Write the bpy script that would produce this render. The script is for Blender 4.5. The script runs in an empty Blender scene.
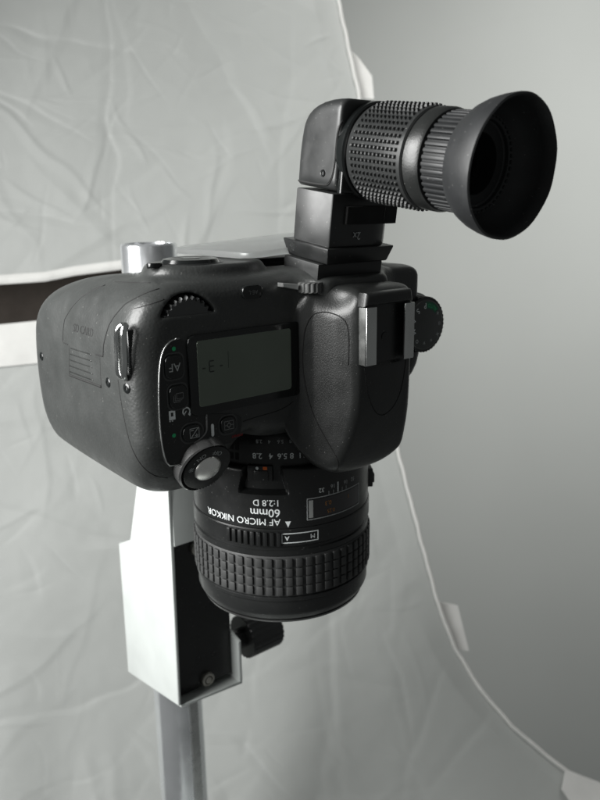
import bpy, bmesh, math, random
import numpy as np
from mathutils import Vector, Matrix
from mathutils.bvhtree import BVHTree

# ------------------------------------------------------------------ camera, world, light, exposure
S = 0.001                                   # everything below is written in millimetres
sc = bpy.context.scene
C = sc.collection
CAM_O = np.array([-165.107, -220.147, 74.548])
CAM_R = np.array([0.77958818, -0.62612232, -0.01459826])
CAM_U = np.array([0.17064927, 0.1899338, 0.96685262])
CAM_F = np.array([0.6025953, 0.75623806, -0.25491746])
FPX = 739.1
cd = bpy.data.cameras.new('view'); cam = bpy.data.objects.new('view', cd); C.objects.link(cam)
cam.matrix_world = Matrix(((CAM_R[0], CAM_U[0], -CAM_F[0], CAM_O[0]*S), (CAM_R[1], CAM_U[1], -CAM_F[1], CAM_O[1]*S),
                           (CAM_R[2], CAM_U[2], -CAM_F[2], CAM_O[2]*S), (0, 0, 0, 1)))
cd.sensor_fit = 'VERTICAL'; cd.sensor_height = 24.0; cd.lens = 24.0*FPX/800.0
cd.clip_start = 0.01; cd.clip_end = 50
cd.dof.use_dof = True; cd.dof.focus_distance = 0.232; cd.dof.aperture_fstop = 13.0
sc.camera = cam

w = bpy.data.worlds.new('World'); sc.world = w; w.use_nodes = True
w.node_tree.nodes['Background'].inputs[0].default_value = (0.96, 1.0, 0.99, 1)
w.node_tree.nodes['Background'].inputs[1].default_value = 0.088

def area(name, loc, target, sx, sy, power, col=(1, 1, 1)):
    l = bpy.data.lights.new(name, 'AREA'); l.shape = 'RECTANGLE'; l.size = sx*S; l.size_y = sy*S; l.energy = power; l.color = col
    o = bpy.data.objects.new(name, l); C.objects.link(o); o.location = Vector(loc)*S
    o.rotation_euler = (Vector(target)-Vector(loc)).to_track_quat('-Z', 'Y').to_euler()
    return o
area('softbox_lamp', (-380, 75, 165), (-30, 0, 10), 280, 360, 3.5, (1.0, 1.0, 0.985)).data.spread = math.radians(145)
area('wall_fill', (300, -250, 820), (740, 400, -190), 420, 300, 1.85, (1.0, 0.995, 0.97)).data.spread = math.radians(70)  # unseen lamp added to brighten the wall alone

sc.view_settings.view_transform = 'Standard'; sc.view_settings.look = 'None'
sc.view_settings.exposure = 0.14; sc.view_settings.gamma = 1.0
sc.render.engine = 'CYCLES'
sc.cycles.max_bounces = 8; sc.cycles.use_denoising = True

# ------------------------------------------------------------------ materials
MATS = {}
def mat(name, col, rough=0.5, metal=0.0, bump=0.0, bscale=2500, var=0.12, vscale=60, rvar=0.08, spec=0.5, kind='noise', dust=0.0, **kw):
    if name in MATS: return MATS[name]
    m = bpy.data.materials.new(name); m.use_nodes = True; nt = m.node_tree; b = nt.nodes['Principled BSDF']
    N = nt.nodes.new; L = nt.links.new
    b.inputs['Metallic'].default_value = metal; b.inputs['Specular IOR Level'].default_value = spec
    for k, v in kw.items(): b.inputs[k].default_value = v
    tc = N('ShaderNodeTexCoord')
    n = N('ShaderNodeTexNoise'); n.inputs['Scale'].default_value = vscale; n.inputs['Detail'].default_value = 5
    L(tc.outputs['Object'], n.inputs['Vector'])
    r = N('ShaderNodeMapRange'); r.inputs['From Min'].default_value = 0.3; r.inputs['From Max'].default_value = 0.7
    r.inputs['To Min'].default_value = 1-var; r.inputs['To Max'].default_value = 1+var
    L(n.outputs['Fac'], r.inputs['Value'])
    mx = N('ShaderNodeMix'); mx.data_type = 'RGBA'; mx.blend_type = 'MULTIPLY'; mx.inputs['Factor'].default_value = 1
    mx.inputs[6].default_value = (*col, 1); L(r.outputs['Result'], mx.inputs[7]); 
    if dust:
        dn = N('ShaderNodeTexNoise'); dn.inputs['Scale'].default_value = 1300; dn.inputs['Detail'].default_value = 1; L(tc.outputs['Object'], dn.inputs['Vector'])
        dr_ = N('ShaderNodeMapRange'); dr_.inputs['From Min'].default_value = 0.735; dr_.inputs['From Max'].default_value = 0.79; L(dn.outputs['Fac'], dr_.inputs['Value'])
        dp_ = N('ShaderNodeTexNoise'); dp_.inputs['Scale'].default_value = 45; L(tc.outputs['Object'], dp_.inputs['Vector'])
        dm = N('ShaderNodeMath'); dm.operation = 'MULTIPLY'; L(dr_.outputs[0], dm.inputs[0]); L(dp_.outputs['Fac'], dm.inputs[1])
        m2 = N('ShaderNodeMix'); m2.data_type = 'RGBA'; m2.inputs[7].default_value = (dust, dust, dust*.95, 1)
        L(dm.outputs[0], m2.inputs['Factor']); L(mx.outputs[2], m2.inputs[6]); L(m2.outputs[2], b.inputs['Base Color'])
    else: L(mx.outputs[2], b.inputs['Base Color'])
    r2 = N('ShaderNodeMapRange'); r2.inputs['From Min'].default_value = 0.3; r2.inputs['From Max'].default_value = 0.7
    r2.inputs['To Min'].default_value = max(0.02, rough-rvar); r2.inputs['To Max'].default_value = rough+rvar
    n2 = N('ShaderNodeTexNoise'); n2.inputs['Scale'].default_value = vscale*2.3; n2.inputs['Detail'].default_value = 6
    L(tc.outputs['Object'], n2.inputs['Vector']); L(n2.outputs['Fac'], r2.inputs['Value']); L(r2.outputs['Result'], b.inputs['Roughness'])
    if bump:
        if kind == 'leather':
            t = N('ShaderNodeTexVoronoi'); t.feature = 'SMOOTH_F1'; t.inputs['Scale'].default_value = bscale; out = t.outputs['Distance']
        else:
            t = N('ShaderNodeTexNoise'); t.inputs['Scale'].default_value = bscale; t.inputs['Detail'].default_value = 3; out = t.outputs['Fac']
        L(tc.outputs['Object'], t.inputs['Vector'])
        bp = N('ShaderNodeBump'); bp.inputs['Strength'].default_value = bump; bp.inputs['Distance'].default_value = 0.00015
        L(out, bp.inputs['Height']); L(bp.outputs['Normal'], b.inputs['Normal'])
    MATS[name] = m
    return m
PLASTIC = mat('black_plastic', (0.017, 0.018, 0.0175), 0.35, bump=0.35, bscale=2200, dust=0.22)
LEATHER = mat('grained_plastic', (0.036, 0.038, 0.037), 0.37, bump=0.38, bscale=1250, kind='leather', dust=0.22)
SATIN = mat('satin_black', (0.013, 0.0137, 0.0137), 0.33, bump=0.05, bscale=3000, dust=0.22)
GLOSS = mat('gloss_black', (0.008, 0.009, 0.009), 0.16, rvar=0.05)
DARK = mat('dark_gap', (0.004, 0.004, 0.004), 0.8)
RUBBER = mat('black_rubber', (0.036, 0.037, 0.037), 0.58, bump=0.15, bscale=2000, dust=0.22)
FINDER = mat('finder_black', (0.022, 0.023, 0.023), 0.36, bump=0.10, bscale=3500, dust=0.22)
CUP = mat('cup_rubber', (0.017, 0.018, 0.019), 0.52, bump=0.15, bscale=900, var=0.3, dust=0.22)
CHROME = mat('chrome', (0.72, 0.73, 0.72), 0.13, 1.0, rvar=0.06, vscale=40)
STEEL = mat('brushed_steel', (0.62, 0.63, 0.62), 0.3, 1.0, rvar=0.08)
ZINC = mat('screw_metal', (0.55, 0.53, 0.48), 0.38, 1.0)
WHITEP = mat('white_enamel', (0.56, 0.59, 0.575), 0.36, bump=0.14, bscale=500, var=0.05)
PRINT = mat('white_print', (0.88, 0.92, 0.92), 0.6, var=0.06)
GREYP = mat('grey_print', (0.46, 0.48, 0.48), 0.6)
DIMP = mat('dim_print', (0.17, 0.175, 0.175), 0.55)
GREENP = mat('green_print', (0.02, 0.48, 0.18), 0.5)
DGREEN = mat('dark_green_print', (0.015, 0.11, 0.06), 0.5)
ORANGE = mat('orange_print', (0.85, 0.16, 0.02), 0.5)
DORANGE = mat('dull_orange_print', (0.42, 0.19, 0.05), 0.6)
REDP = mat('red_print', (0.30, 0.012, 0.012), 0.5)
LCD = mat('display_glass', (0.125, 0.150, 0.120), 0.10, rvar=0.03, var=0.05)
SEG = mat('display_segment', (0.010, 0.013, 0.011), 0.3)
SLIT = mat('brown_black_backing', (0.085, 0.070, 0.060), 0.9)
WALL = mat('grey_wall', (0.60, 0.62, 0.60), 0.85, bump=0.2, bscale=300, var=0.02, vscale=5)
PIPING = mat('white_piping', (0.60, 0.60, 0.58), 0.7, bump=0.3, bscale=800, var=0.05)

def cloth_mat():
    m = bpy.data.materials.new('tent_cloth'); m.use_nodes = True; nt = m.node_tree; N = nt.nodes.new; L = nt.links.new
    b = nt.nodes['Principled BSDF']; b.inputs['Base Color'].default_value = (0.435, 0.45, 0.435, 1); b.inputs['Roughness'].default_value = 0.55
    b.inputs['Sheen Weight'].default_value = 0.15
    tr = N('ShaderNodeBsdfTranslucent'); tr.inputs[0].default_value = (0.435, 0.45, 0.435, 1)
    ms = N('ShaderNodeMixShader'); ms.inputs[0].default_value = 0.22
    tc = N('ShaderNodeTexCoord'); t = N('ShaderNodeTexNoise'); t.inputs['Scale'].default_value = 1400; L(tc.outputs['Object'], t.inputs['Vector'])
    bp = N('ShaderNodeBump'); bp.inputs['Strength'].default_value = 0.15; bp.inputs['Distance'].default_value = 0.0002
    L(t.outputs['Fac'], bp.inputs['Height']); L(bp.outputs[0], b.inputs['Normal'])
    L(b.outputs[0], ms.inputs[1]); L(tr.outputs[0], ms.inputs[2]); L(ms.outputs[0], nt.nodes['Material Output'].inputs[0])
    return m
CLOTH = cloth_mat()

def clear_mat():
    m = bpy.data.materials.new('clear_plastic'); m.use_nodes = True; b = m.node_tree.nodes['Principled BSDF']
    b.inputs['Base Color'].default_value = (0.90, 0.92, 0.91, 1); b.inputs['Transmission Weight'].default_value = 0.93
    b.inputs['Roughness'].default_value = 0.3; b.inputs['IOR'].default_value = 1.49
    return m
CLEAR = clear_mat()
def lens_glass():
    m = bpy.data.materials.new('coated_glass'); m.use_nodes = True; b = m.node_tree.nodes['Principled BSDF']
    b.inputs['Base Color'].default_value = (0.012, 0.010, 0.012, 1); b.inputs['Roughness'].default_value = 0.05
    b.inputs['Coat Weight'].default_value = 0.6
    return m
GLASS = lens_glass()

# ------------------------------------------------------------------ building helpers
def link(name, me, material, parent=None):
    o = bpy.data.objects.new(name, me); C.objects.link(o)
    if material is not None and len(me.materials) == 0: me.materials.append(material)
    if parent is not None: o.parent = parent
    return o
ORI = {}
def thing(name, label, cat, loc=(0, 0, 0), group=None, rx=0.0):
    o = bpy.data.objects.new(name, None); C.objects.link(o); o.empty_display_size = 0.01
    o.location = Vector(loc)*S; o.rotation_euler = (rx, 0, 0)
    o['label'] = label; o['category'] = cat
    if group: o['group'] = group
    ORI[o.name] = np.array(loc, float)
    return o
def ori(p):
    while p is not None:
        if p.name in ORI: return ORI[p.name]
        p = p.parent
    return np.zeros(3)
def tag(o, label, cat, group=None, kind=None):
    o['label'] = label; o['category'] = cat
    if group: o['group'] = group
    if kind: o['kind'] = kind
    return o
def mesh_of(V, F, org=np.zeros(3), smooth=35):
    me = bpy.data.meshes.new('m')
    V = (np.asarray(V, float)-org)*S
    me.from_pydata(V.tolist(), [], [list(map(int, f)) for f in F] if not isinstance(F, np.ndarray) else F.tolist())
    me.validate(); 
    bm = bmesh.new(); bm.from_mesh(me); bmesh.ops.recalc_face_normals(bm, faces=bm.faces); bm.to_mesh(me); bm.free()
    if smooth:
        me.shade_smooth()
        if smooth < 180: me.set_sharp_from_angle(angle=math.radians(smooth))
    return me
def obj(name, VF, material, parent=None, smooth=35):
    V, F = VF
    return link(name, mesh_of(V, F, ori(parent), smooth), material, parent)
def join(*parts):
    V = []; F = []
    for v, f in parts:
        n = len(V); V += [tuple(p) for p in v]; F += [tuple(i+n for i in q) for q in f]
    return V, F
def xf(VF, fn): return [fn(np.array(p, float)) for p in VF[0]], VF[1]
def box(x0, x1, y0, y1, z0, z1, bev=0.0, seg=2):
    bm = bmesh.new(); bmesh.ops.create_cube(bm, size=1)
    for v in bm.verts:
        v.co = Vector(((x0+x1)/2+v.co.x*(x1-x0), (y0+y1)/2+v.co.y*(y1-y0), (z0+z1)/2+v.co.z*(z1-z0)))
    if bev: bmesh.ops.bevel(bm, geom=list(bm.edges), offset=bev, segments=seg, profile=0.5, affect='EDGES')
    bm.verts.index_update()
    r = [tuple(v.co) for v in bm.verts], [tuple(v.index for v in f.verts) for f in bm.faces]; bm.free(); return r
def prism(pts, h0, h1, axes='xzy', bev=0.0, seg=2):
    """pts: outline in the first two axes, extruded along the third"""
    bm = bmesh.new(); a, b, c = ['xyz'.index(t) for t in axes]
    def mk(p, h):
        v = [0, 0, 0]; v[a] = p[0]; v[b] = p[1]; v[c] = h; return bm.verts.new(v)
    A = [mk(p, h0) for p in pts]; B = [mk(p, h1) for p in pts]; n = len(pts)
    bm.faces.new(A); bm.faces.new(B[::-1])
    for i in range(n): bm.faces.new((A[i], B[i], B[(i+1) % n], A[(i+1) % n]))
    if bev:
        eds = [e for e in bm.edges if (e.verts[0] in A and e.verts[1] in A) or (e.verts[0] in B and e.verts[1] in B)]
        bmesh.ops.bevel(bm, geom=eds, offset=bev, segments=seg, profile=0.5, affect='EDGES')
    bm.verts.index_update()
    r = [tuple(v.co) for v in bm.verts], [tuple(v.index for v in f.verts) for f in bm.faces]; bm.free(); return r
def lathe(prof, c=(0, 0, 0), axis='z', n=96, close=False):
    """prof: (radius, position along axis)"""
    V = []; F = []; m = len(prof)
    for i in range(n):
        t = 2*math.pi*i/n; cs, sn = math.cos(t), math.sin(t)
        for r, h in prof:
            if axis == 'z': V.append((c[0]+r*sn, c[1]-r*cs, c[2]+h))
            elif axis == 'y': V.append((c[0]+r*sn, c[1]+h, c[2]+r*cs))
            else: V.append((c[0]+h, c[1]+r*sn, c[2]+r*cs))
    for i in range(n):
        j = (i+1) % n
        for k in range(m if close else m-1):
            l = (k+1) % m
            F.append((i*m+k, j*m+k, j*m+l, i*m+l))
    return V, F
def tube(path, r, n=8, caps=True):
    P = [np.array(p, float) for p in path]; V = []; F = []; up = None
    for i, p in enumerate(P):
        t = P[min(i+1, len(P)-1)]-P[max(i-1, 0)]; t = t/(np.linalg.norm(t)+1e-9)
        if up is None: up = np.array([0, 0, 1.0]) if abs(t[2]) < .9 else np.array([1.0, 0, 0])
        a = np.cross(t, up); a /= np.linalg.norm(a)+1e-9; b = np.cross(t, a); up = -b
        for k in range(n):
            q = 2*math.pi*k/n; V.append(p+r*(a*math.cos(q)+b*math.sin(q)))
    for i in range(len(P)-1):
        for k in range(n): F.append((i*n+k, i*n+(k+1) % n, (i+1)*n+(k+1) % n, (i+1)*n+k))
    if caps: F.append(tuple(range(n))); F.append(tuple(range((len(P)-1)*n, len(P)*n)))
    return V, F
def chaikin(p, it=3, closed=True):
    p = [np.array(q, float) for q in p]
    for _ in range(it):
        o = []; n = len(p)
        if not closed: o.append(p[0])
        for i in range(n if closed else n-1):
            a, b = p[i], p[(i+1) % n]; o += [a*.75+b*.25, a*.25+b*.75]
        if not closed: o.append(p[-1])
        p = o
    return p
def rrect(cx, cy, w_, h_, r, n=6):
    o = []
    for k, (sx, sy) in enumerate(((1, 1), (-1, 1), (-1, -1), (1, -1))):
        for i in range(n+1):
            a = math.pi/2*(k+i/n); o.append((cx+sx*(w_/2-r)+r*math.cos(a), cy+sy*(h_/2-r)+r*math.sin(a)))
    return o
def disc(r, n=40, cx=0, cy=0): return [(cx+r*math.cos(2*math.pi*i/n), cy+r*math.sin(2*math.pi*i/n)) for i in range(n)]

def text2d(s, size, bold=0.0, align='CENTER'):
    cu = bpy.data.curves.new('t', 'FONT'); cu.body = s; cu.size = 1; cu.align_x = align; cu.align_y = 'CENTER'; cu.offset = bold; cu.resolution_u = 3
    o = bpy.data.objects.new('t', cu); C.objects.link(o)
    me = bpy.data.meshes.new_from_object(o.evaluated_get(bpy.context.evaluated_depsgraph_get()))
    V = [(v.co.x*size, v.co.y*size) for v in me.vertices]; F = [tuple(p.vertices) for p in me.polygons]
    bpy.data.objects.remove(o); bpy.data.curves.remove(cu); bpy.data.meshes.remove(me)
    return V, F
def flat_poly(pts): return list(pts), [tuple(range(len(pts)))]
def ring2d(ro, ri, a0=0, a1=360, n=28):
    V = []; F = []
    for i in range(n+1):
        a = math.radians(a0+(a1-a0)*i/n); V += [(ro*math.cos(a), ro*math.sin(a)), (ri*math.cos(a), ri*math.sin(a))]
    for i in range(n): F.append((2*i, 2*i+1, 2*i+3, 2*i+2))
    return V, F
def join2(*a):
    V = []; F = []
    for v, f in a:
        n = len(V); V += list(v); F += [tuple(i+n for i in q) for q in f]
    return V, F
def shift2(VF, dx, dy, k=1.0): return [(x*k+dx, y*k+dy) for x, y in VF[0]], VF[1]
def outline2d(pts, t):
    """closed frame of width t inside the outline"""
    P = np.array(pts, float); c = P.mean(0); n = len(P)
    e = np.roll(P, -1, 0)-np.roll(P, 1, 0); e /= np.linalg.norm(e, axis=1)[:, None]; nr = np.stack([-e[:, 1], e[:, 0]], 1)
    sgn = np.sign(((c-P)*nr).sum(1))[:, None]; Q = P+nr*sgn*t
    V = [tuple(p) for p in P]+[tuple(q) for q in Q]
    return V, [(i, (i+1) % n, n+(i+1) % n, n+i) for i in range(n)]

# --- signed distance modelling for the moulded shells
def sd_poly(px, py, pts):
    d = np.full(np.broadcast(px, py).shape, 1e9, np.float32); s = np.ones_like(d); n = len(pts)
    for i in range(n):
        a = pts[i]; b = pts[i-1]
        ex, ey = b[0]-a[0], b[1]-a[1]; wx, wy = px-a[0], py-a[1]
        t = np.clip((wx*ex+wy*ey)/(ex*ex+ey*ey+1e-12), 0, 1)
        bx, by = wx-ex*t, wy-ey*t
        d = np.minimum(d, bx*bx+by*by)
        c1 = py >= a[1]; c2 = py < b[1]; c3 = ex*wy > ey*wx
        fl = (c1 & c2 & c3) | (~c1 & ~c2 & ~c3)
        s = np.where(fl, -s, s)
    return (s*np.sqrt(d)).astype(np.float32)
def smin(a, b, k): 
    h = np.maximum(k-np.abs(a-b), 0)/k; return np.minimum(a, b)-h*h*k*0.25
def smax(a, b, k): return -smin(-a, -b, k)
def surface_nets(d, org, h):
    s = d < 0
    n0, n1, n2 = d.shape
    cnt = np.zeros((n0-1, n1-1, n2-1), np.uint8)
    for i in (0, 1):
        for j in (0, 1):
            for k in (0, 1): cnt += s[i:n0-1+i, j:n1-1+j, k:n2-1+k]
    act = (cnt > 0) & (cnt < 8); I, J, K = np.nonzero(act)
    idx = np.full(act.shape, -1, np.int32); idx[I, J, K] = np.arange(len(I))
    acc = np.zeros((len(I), 3)); num = np.zeros(len(I))
    cor = [(i, j, k) for i in (0, 1) for j in (0, 1) for k in (0, 1)]
    val = {c: d[I+c[0], J+c[1], K+c[2]] for c in cor}
    for c in cor:
        for ax in range(3):
            if c[ax]: continue
            e = list(c); e[ax] = 1; e = tuple(e); a, b = val[c], val[e]; m = (a < 0) != (b < 0)
            t = np.where(m, a/(a-b+1e-12), 0); p = np.array(c, float)[None, :]+np.eye(3)[ax][None, :]*t[:, None]
            acc[m] += p[m]; num[m] += 1
    V = (np.stack([I, J, K], 1)+acc/num[:, None])*h+np.array(org)
    Fs = []
    for ax in range(3):
        sl = [slice(1, -1)]*3; sl0 = list(sl); sl1 = list(sl); sl0[ax] = slice(0, -1); sl1[ax] = slice(1, None)
        A = s[tuple(sl0)]; B = s[tuple(sl1)]; P = np.stack(np.nonzero(A != B), 1)
        o1, o2 = [t for t in range(3) if t != ax]
        off = np.ones(3, int); off[ax] = 0; P = P+off
        q = []
        for da, db in ((0, 0), (1, 0), (1, 1), (0, 1)):
            R = P.copy(); R[:, o1] -= da; R[:, o2] -= db; q.append(idx[R[:, 0], R[:, 1], R[:, 2]])
        Fs.append(np.stack(q, 1))
    F = np.concatenate(Fs); F = F[(F >= 0).all(1)]
    return V, F
def smooth_mesh(V, F, it=2):
    for _ in range(it):
        A = np.zeros_like(V); n = np.zeros(len(V))
        for a in range(4):
            i, j = F[:, a], F[:, (a+1) % 4]
            np.add.at(A, i, V[j]); np.add.at(n, i, 1); np.add.at(A, j, V[i]); np.add.at(n, j, 1)
        V = V*0.4+0.6*A/np.maximum(n, 1)[:, None]
    return V

# ------------------------------------------------------------------ setting: wall and light tent
def from_view(u, v, depth):
    """a point of the room, for the pieces that hang far behind the stand"""
    return CAM_O+(CAM_F+(u-300)/FPX*CAM_R-(v-400)/FPX*CAM_U)*depth
fh = np.array([CAM_F[0], CAM_F[1], 0]); fh /= np.linalg.norm(fh); rh = np.array([fh[1], -fh[0], 0])
wc = CAM_O+fh*1050
wv = [wc+rh*a+np.array([0, 0, b]) for b in (-2200, 1100) for a in (-1500, 1500)]
wall = obj('wall', ([*wv, *[p+fh*20 for p in wv]], [(0, 1, 3, 2), (4, 5, 7, 6), (0, 1, 5, 4), (2, 3, 7, 6), (0, 2, 6, 4), (1, 3, 7, 5)]), WALL, None, 0)
wall['kind'] = 'structure'

EDGE = [(-140, 305), (-60, 324), (0, 338.5), (45, 348), (95, 359), (180, 371), (300, 383), (400, 391), (455, 399), (505, 412), (555, 425), (610, 440),
        (650, 456), (690, 481), (725, 511), (755, 546), (790, 592), (830, 650), (900, 760)]
ev = np.array([e[0] for e in EDGE], float); eu = np.array([e[1] for e in EDGE], float)
def edge_u(v): return np.interp(v, ev, eu)
def depth_at(u, v):
    d = 560-0.00022*np.clip(v-300, 0, None)**2*1.1
    return d-0.10*(300-u)
rng = np.random.RandomState(11)
FOLDS = []
for i in range(330):
    big = rng.uniform() < 0.3
    cu_, cv_ = rng.uniform(-80, 430), rng.uniform(-80, 860)
    k_ = 1.15 if cv_ < 300 else 0.7
    wd_ = rng.uniform(14, 34) if big else rng.uniform(4, 13)
    FOLDS.append((cu_, cv_, rng.uniform(0, math.pi), rng.uniform(40, 110) if big else rng.uniform(14, 55), wd_, rng.choice([-1, 1])*rng.uniform(.25, 1.0)*wd_*(0.036 if big else 0.058)*k_))
for i in range(170):
    wd_ = rng.uniform(2.5, 6.5)
    FOLDS.append((rng.uniform(-80, 370), rng.uniform(-60, 290) if i < 110 else rng.uniform(320, 860), rng.normal(.7, .5) if rng.uniform() < .5 else rng.uniform(0, math.pi), rng.uniform(9, 38), wd_, rng.choice([-1, 1])*rng.uniform(.4, 1)*wd_*0.07))
# the long pressed-in folds of the stored fabric
for cu_, cv_, a_, ln_, wd_, am_ in [(107, 90, 1.52, 230, 10, .8), (20, 105, 0.55, 90, 9, .9), (100, 65, 2.5, 70, 12, 1.1), (40, 150, 0.75, 110, 12, -1.0), (285, 120, 1.65, 200, 16, .8),
          (235, 25, 0.6, 90, 10, .9), (150, 175, 2.7, 120, 14, .9), (60, 520, 0.3, 150, 16, .9), (80, 700, 2.8, 170, 16, .9), (425, 730, 1.9, 90, 12, .8),
          (400, 690, 1.3, 70, 10, .9), (470, 740, 2.2, 80, 14, .8), (330, 640, 1.5, 160, 22, 1.2), (70, 40, .2, 80, 12, .9), (30, 215, .15, 90, 10, .9)]: FOLDS.append((cu_, cv_, a_, ln_, wd_, am_*0.6))
def vnoise(x, y, seed):
    r = np.random.RandomState(seed); G = r.uniform(-1, 1, (64, 64))
    xi = np.floor(x).astype(int); yi = np.floor(y).astype(int); fx = x-xi; fy = y-yi; fx = fx*fx*(3-2*fx); fy = fy*fy*(3-2*fy)
    g = lambda a, b: G[a % 64, b % 64]
    return (g(xi, yi)*(1-fx)+g(xi+1, yi)*fx)*(1-fy)+(g(xi, yi+1)*(1-fx)+g(xi+1, yi+1)*fx)*fy
def wrinkle(u, v):
    h = 4.0*vnoise(u/150, v/170, 1)+1.2*vnoise(u/60+3, v/75, 2)+0.10*vnoise(u/11, v/11, 4)
    wu = u+7*vnoise(u/40, v/40, 6); wv_ = v+7*vnoise(u/40, v/40, 7)
    for cx, cy, a, ln, wd, am in FOLDS:
        dx, dy = wu-cx, wv_-cy; t = dx*math.cos(a)+dy*math.sin(a); n = -dx*math.sin(a)+dy*math.cos(a)
        win = np.clip(1-(t/ln)**2, 0, 1); x = np.abs(n)/(wd*(.35+.65*win)+1e-6)
        side = np.where(n > 0, 1.0, 2.6)                        # one flank steeper than the other
        h = h+am*win*np.clip(1-x*side, 0, 1)**1.25
    return h
tent = thing('light_tent', 'creased white fabric light tent panel with piped curved edge and dark slit', 'light tent', tuple(from_view(300, 900, 400)))
def sheet(v0, v1, nu, nv, thick=0.6, dz=0.0):
    """a cloth panel between two rows v0(u), v1(u)"""
    V = []; F = []
    a = np.linspace(0, 1, nu); b = np.linspace(0, 1, nv)
    U = np.empty((nv, nu)); W = np.empty((nv, nu))
    for j in range(nv):
        vmid = (v0(200)*(1-b[j])+v1(200)*b[j])
        ue = edge_u(vmid); uu = -170+(ue+170)*a
        U[j] = uu; W[j] = v0(uu)*(1-b[j])+v1(uu)*b[j]
    fade = np.clip((edge_u(W)-U)/25, 0.15, 1)
    D = depth_at(U, W)-dz+wrinkle(U, W)*fade
    P = CAM_O+(CAM_F+((U-300)/FPX)[..., None]*CAM_R-((W-400)/FPX)[..., None]*CAM_U)*D[..., None]
    V = P.reshape(-1, 3)
    i = np.arange(nu-1)[None, :]+np.arange(nv-1)[:, None]*nu; i = i.ravel()
    return V, np.stack([i, i+1, i+nu+1, i+nu], 1)
slit_top = lambda u: np.interp(u, [-170, 0, 45, 75, 130, 190, 600], [292, 284, 281, 275, 268, 285, 285])
slit_bot = lambda u: np.interp(u, [-170, 0, 40, 130, 190, 600], [333, 325, 321, 314, 286, 286])
up = obj('upper_panel', sheet(lambda u: -150+0*u, slit_top, 300, 300), CLOTH, tent, 180)
lo = obj('lower_panel', sheet(slit_bot, lambda u: 900+0*u, 300, 380), CLOTH, tent, 180)
def band(f0, f1, u0, u1, n, d0):
    V = []; F = []
    for i in range(n+1):
        u = u0+(u1-u0)*i/n
        for q in range(5):
            v = f0(u)+(f1(u)-f0(u))*q/4
            V.append(from_view(u, v, depth_at(u, v)+float(wrinkle(np.array([u]), np.array([v]))[0])-d0-1.2*math.sin(math.pi*q/4)))
    for i in range(n):
        for q in range(4): F.append((i*5+q, i*5+q+1, (i+1)*5+q+1, (i+1)*5+q))
    return V, F
obj('hem', band(lambda u: slit_top(u)-9, lambda u: slit_top(u)+0.5, -170, 185, 120, 1.6), PIPING, tent, 180)
obj('hem', band(lambda u: slit_bot(u)-0.5, lambda u: slit_bot(u)+42, -170, 185, 120, 1.6), PIPING, tent, 180)  # hems paler than the panels: overexposed light put into the colour
vs = np.linspace(-140, 890, 170)
obj('edge_piping', tube([from_view(edge_u(v)+.2*math.sin(v*.9)+.3*math.sin(v*.23), v, depth_at(edge_u(v), v)-1+.3*math.sin(v*.61)) for v in vs], 1.45, 10), PIPING, tent, 60)
def flap(pts, d):
    P = [from_view(u, v, depth_at(u, v)+d) for u, v in pts]; Q = [p+fh*1.0 for p in P]; n = len(P)
    return P+Q, [tuple(range(n)), tuple(range(n, 2*n))]+[(i, (i+1) % n, n+(i+1) % n, n+i) for i in range(n)]
obj('flap', flap([(351, 50), (358, 57), (372, 76), (374, 99), (360, 98)], 3), PIPING, tent, 0)
obj('flap', flap([(439, 602), (458, 606), (469, 651), (455, 649)], 3), PIPING, tent, 0)
obj('flap', flap([(566, 770), (600, 783), (660, 830), (600, 845), (562, 790)], -3), PIPING, tent, 0)
sb = [from_view(u, v, d) for d in (640, 646) for u, v in ((-200, 240), (230, 235), (230, 350), (-200, 365))]  # strip added behind the slit so that the gap shows brown-black
tag(obj('dark_backing', (sb, [(0, 1, 2, 3), (4, 5, 6, 7), (0, 1, 5, 4), (1, 2, 6, 5), (2, 3, 7, 6), (3, 0, 4, 7)]), SLIT, None, 0),
    'dark brown strip added behind the slit of the white fabric', 'backing strip')

# ------------------------------------------------------------------ copy stand
stand = thing('copy_stand', 'chrome column copy stand with white carriage box carrying the camera', 'copy stand', (-6, 88, -420))
CX, CY, CR = -5.5, 88.0, 12.6
col = obj('column', lathe([(0, -420), (CR, -420), (CR, 58.2), (CR-0.8, 59), (CR-2.2, 59), (CR-2.4, 57), (0, 57)], (CX, CY, 0), 'z', 96), mat('column_chrome', (0.80, 0.82, 0.84), 0.22, 0.86, rvar=0.1, vscale=25), stand, 40)
# rack let into the column
ra = math.radians(8)
rv = []
rack = [box(-2.6, 2.6, -0.9, 0.3, -415, 50, 0.2, 1)]
rk = join(*rack)
def place_rack(p):
    x, y = p[0], p[1]-CR; c, s = math.cos(ra), math.sin(ra)
    return np.array([CX+x*c-y*s, CY+x*s+y*c, p[2]])
obj('rack', xf(rk, place_rack), STEEL, stand, 30)
XL = -25.4; TW = 1.6
shell_side = [(50.0, -151.4), (46.6, -42.3), (46.6, 20), (70.0, 20), (73.5, -43.1), (87.7, -80.9), (102.5, -87.4), (104.2, -162.2)]
obj('side_wall', prism(shell_side, XL, XL+TW, 'yzx', 0.6, 3), WHITEP, stand, 40)
XR = 11.0
obj('arm_plate', prism([(XL+TW, 20), (XR, 20), (XR, -69.5), (XL+TW, -69.5)], 46.9, 48.6, 'xzy', 0.3), WHITEP, stand, 40)
obj('lower_lip', xf(box(XL+TW, XR, 50.3, 104, -153.2, -151.7, 0.3, 1), lambda p: np.array([p[0], p[1], p[2]-(p[1]-50)*0.2-(p[0]-XL)*0.08])), WHITEP, stand, 40)
obj('side_lip', prism([(50.2, -154.6), (50.2, -132), (62, -129), (104, -129), (104, -165)], XR-TW, XR, 'yzx', 0.3), WHITEP, stand, 40)
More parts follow.
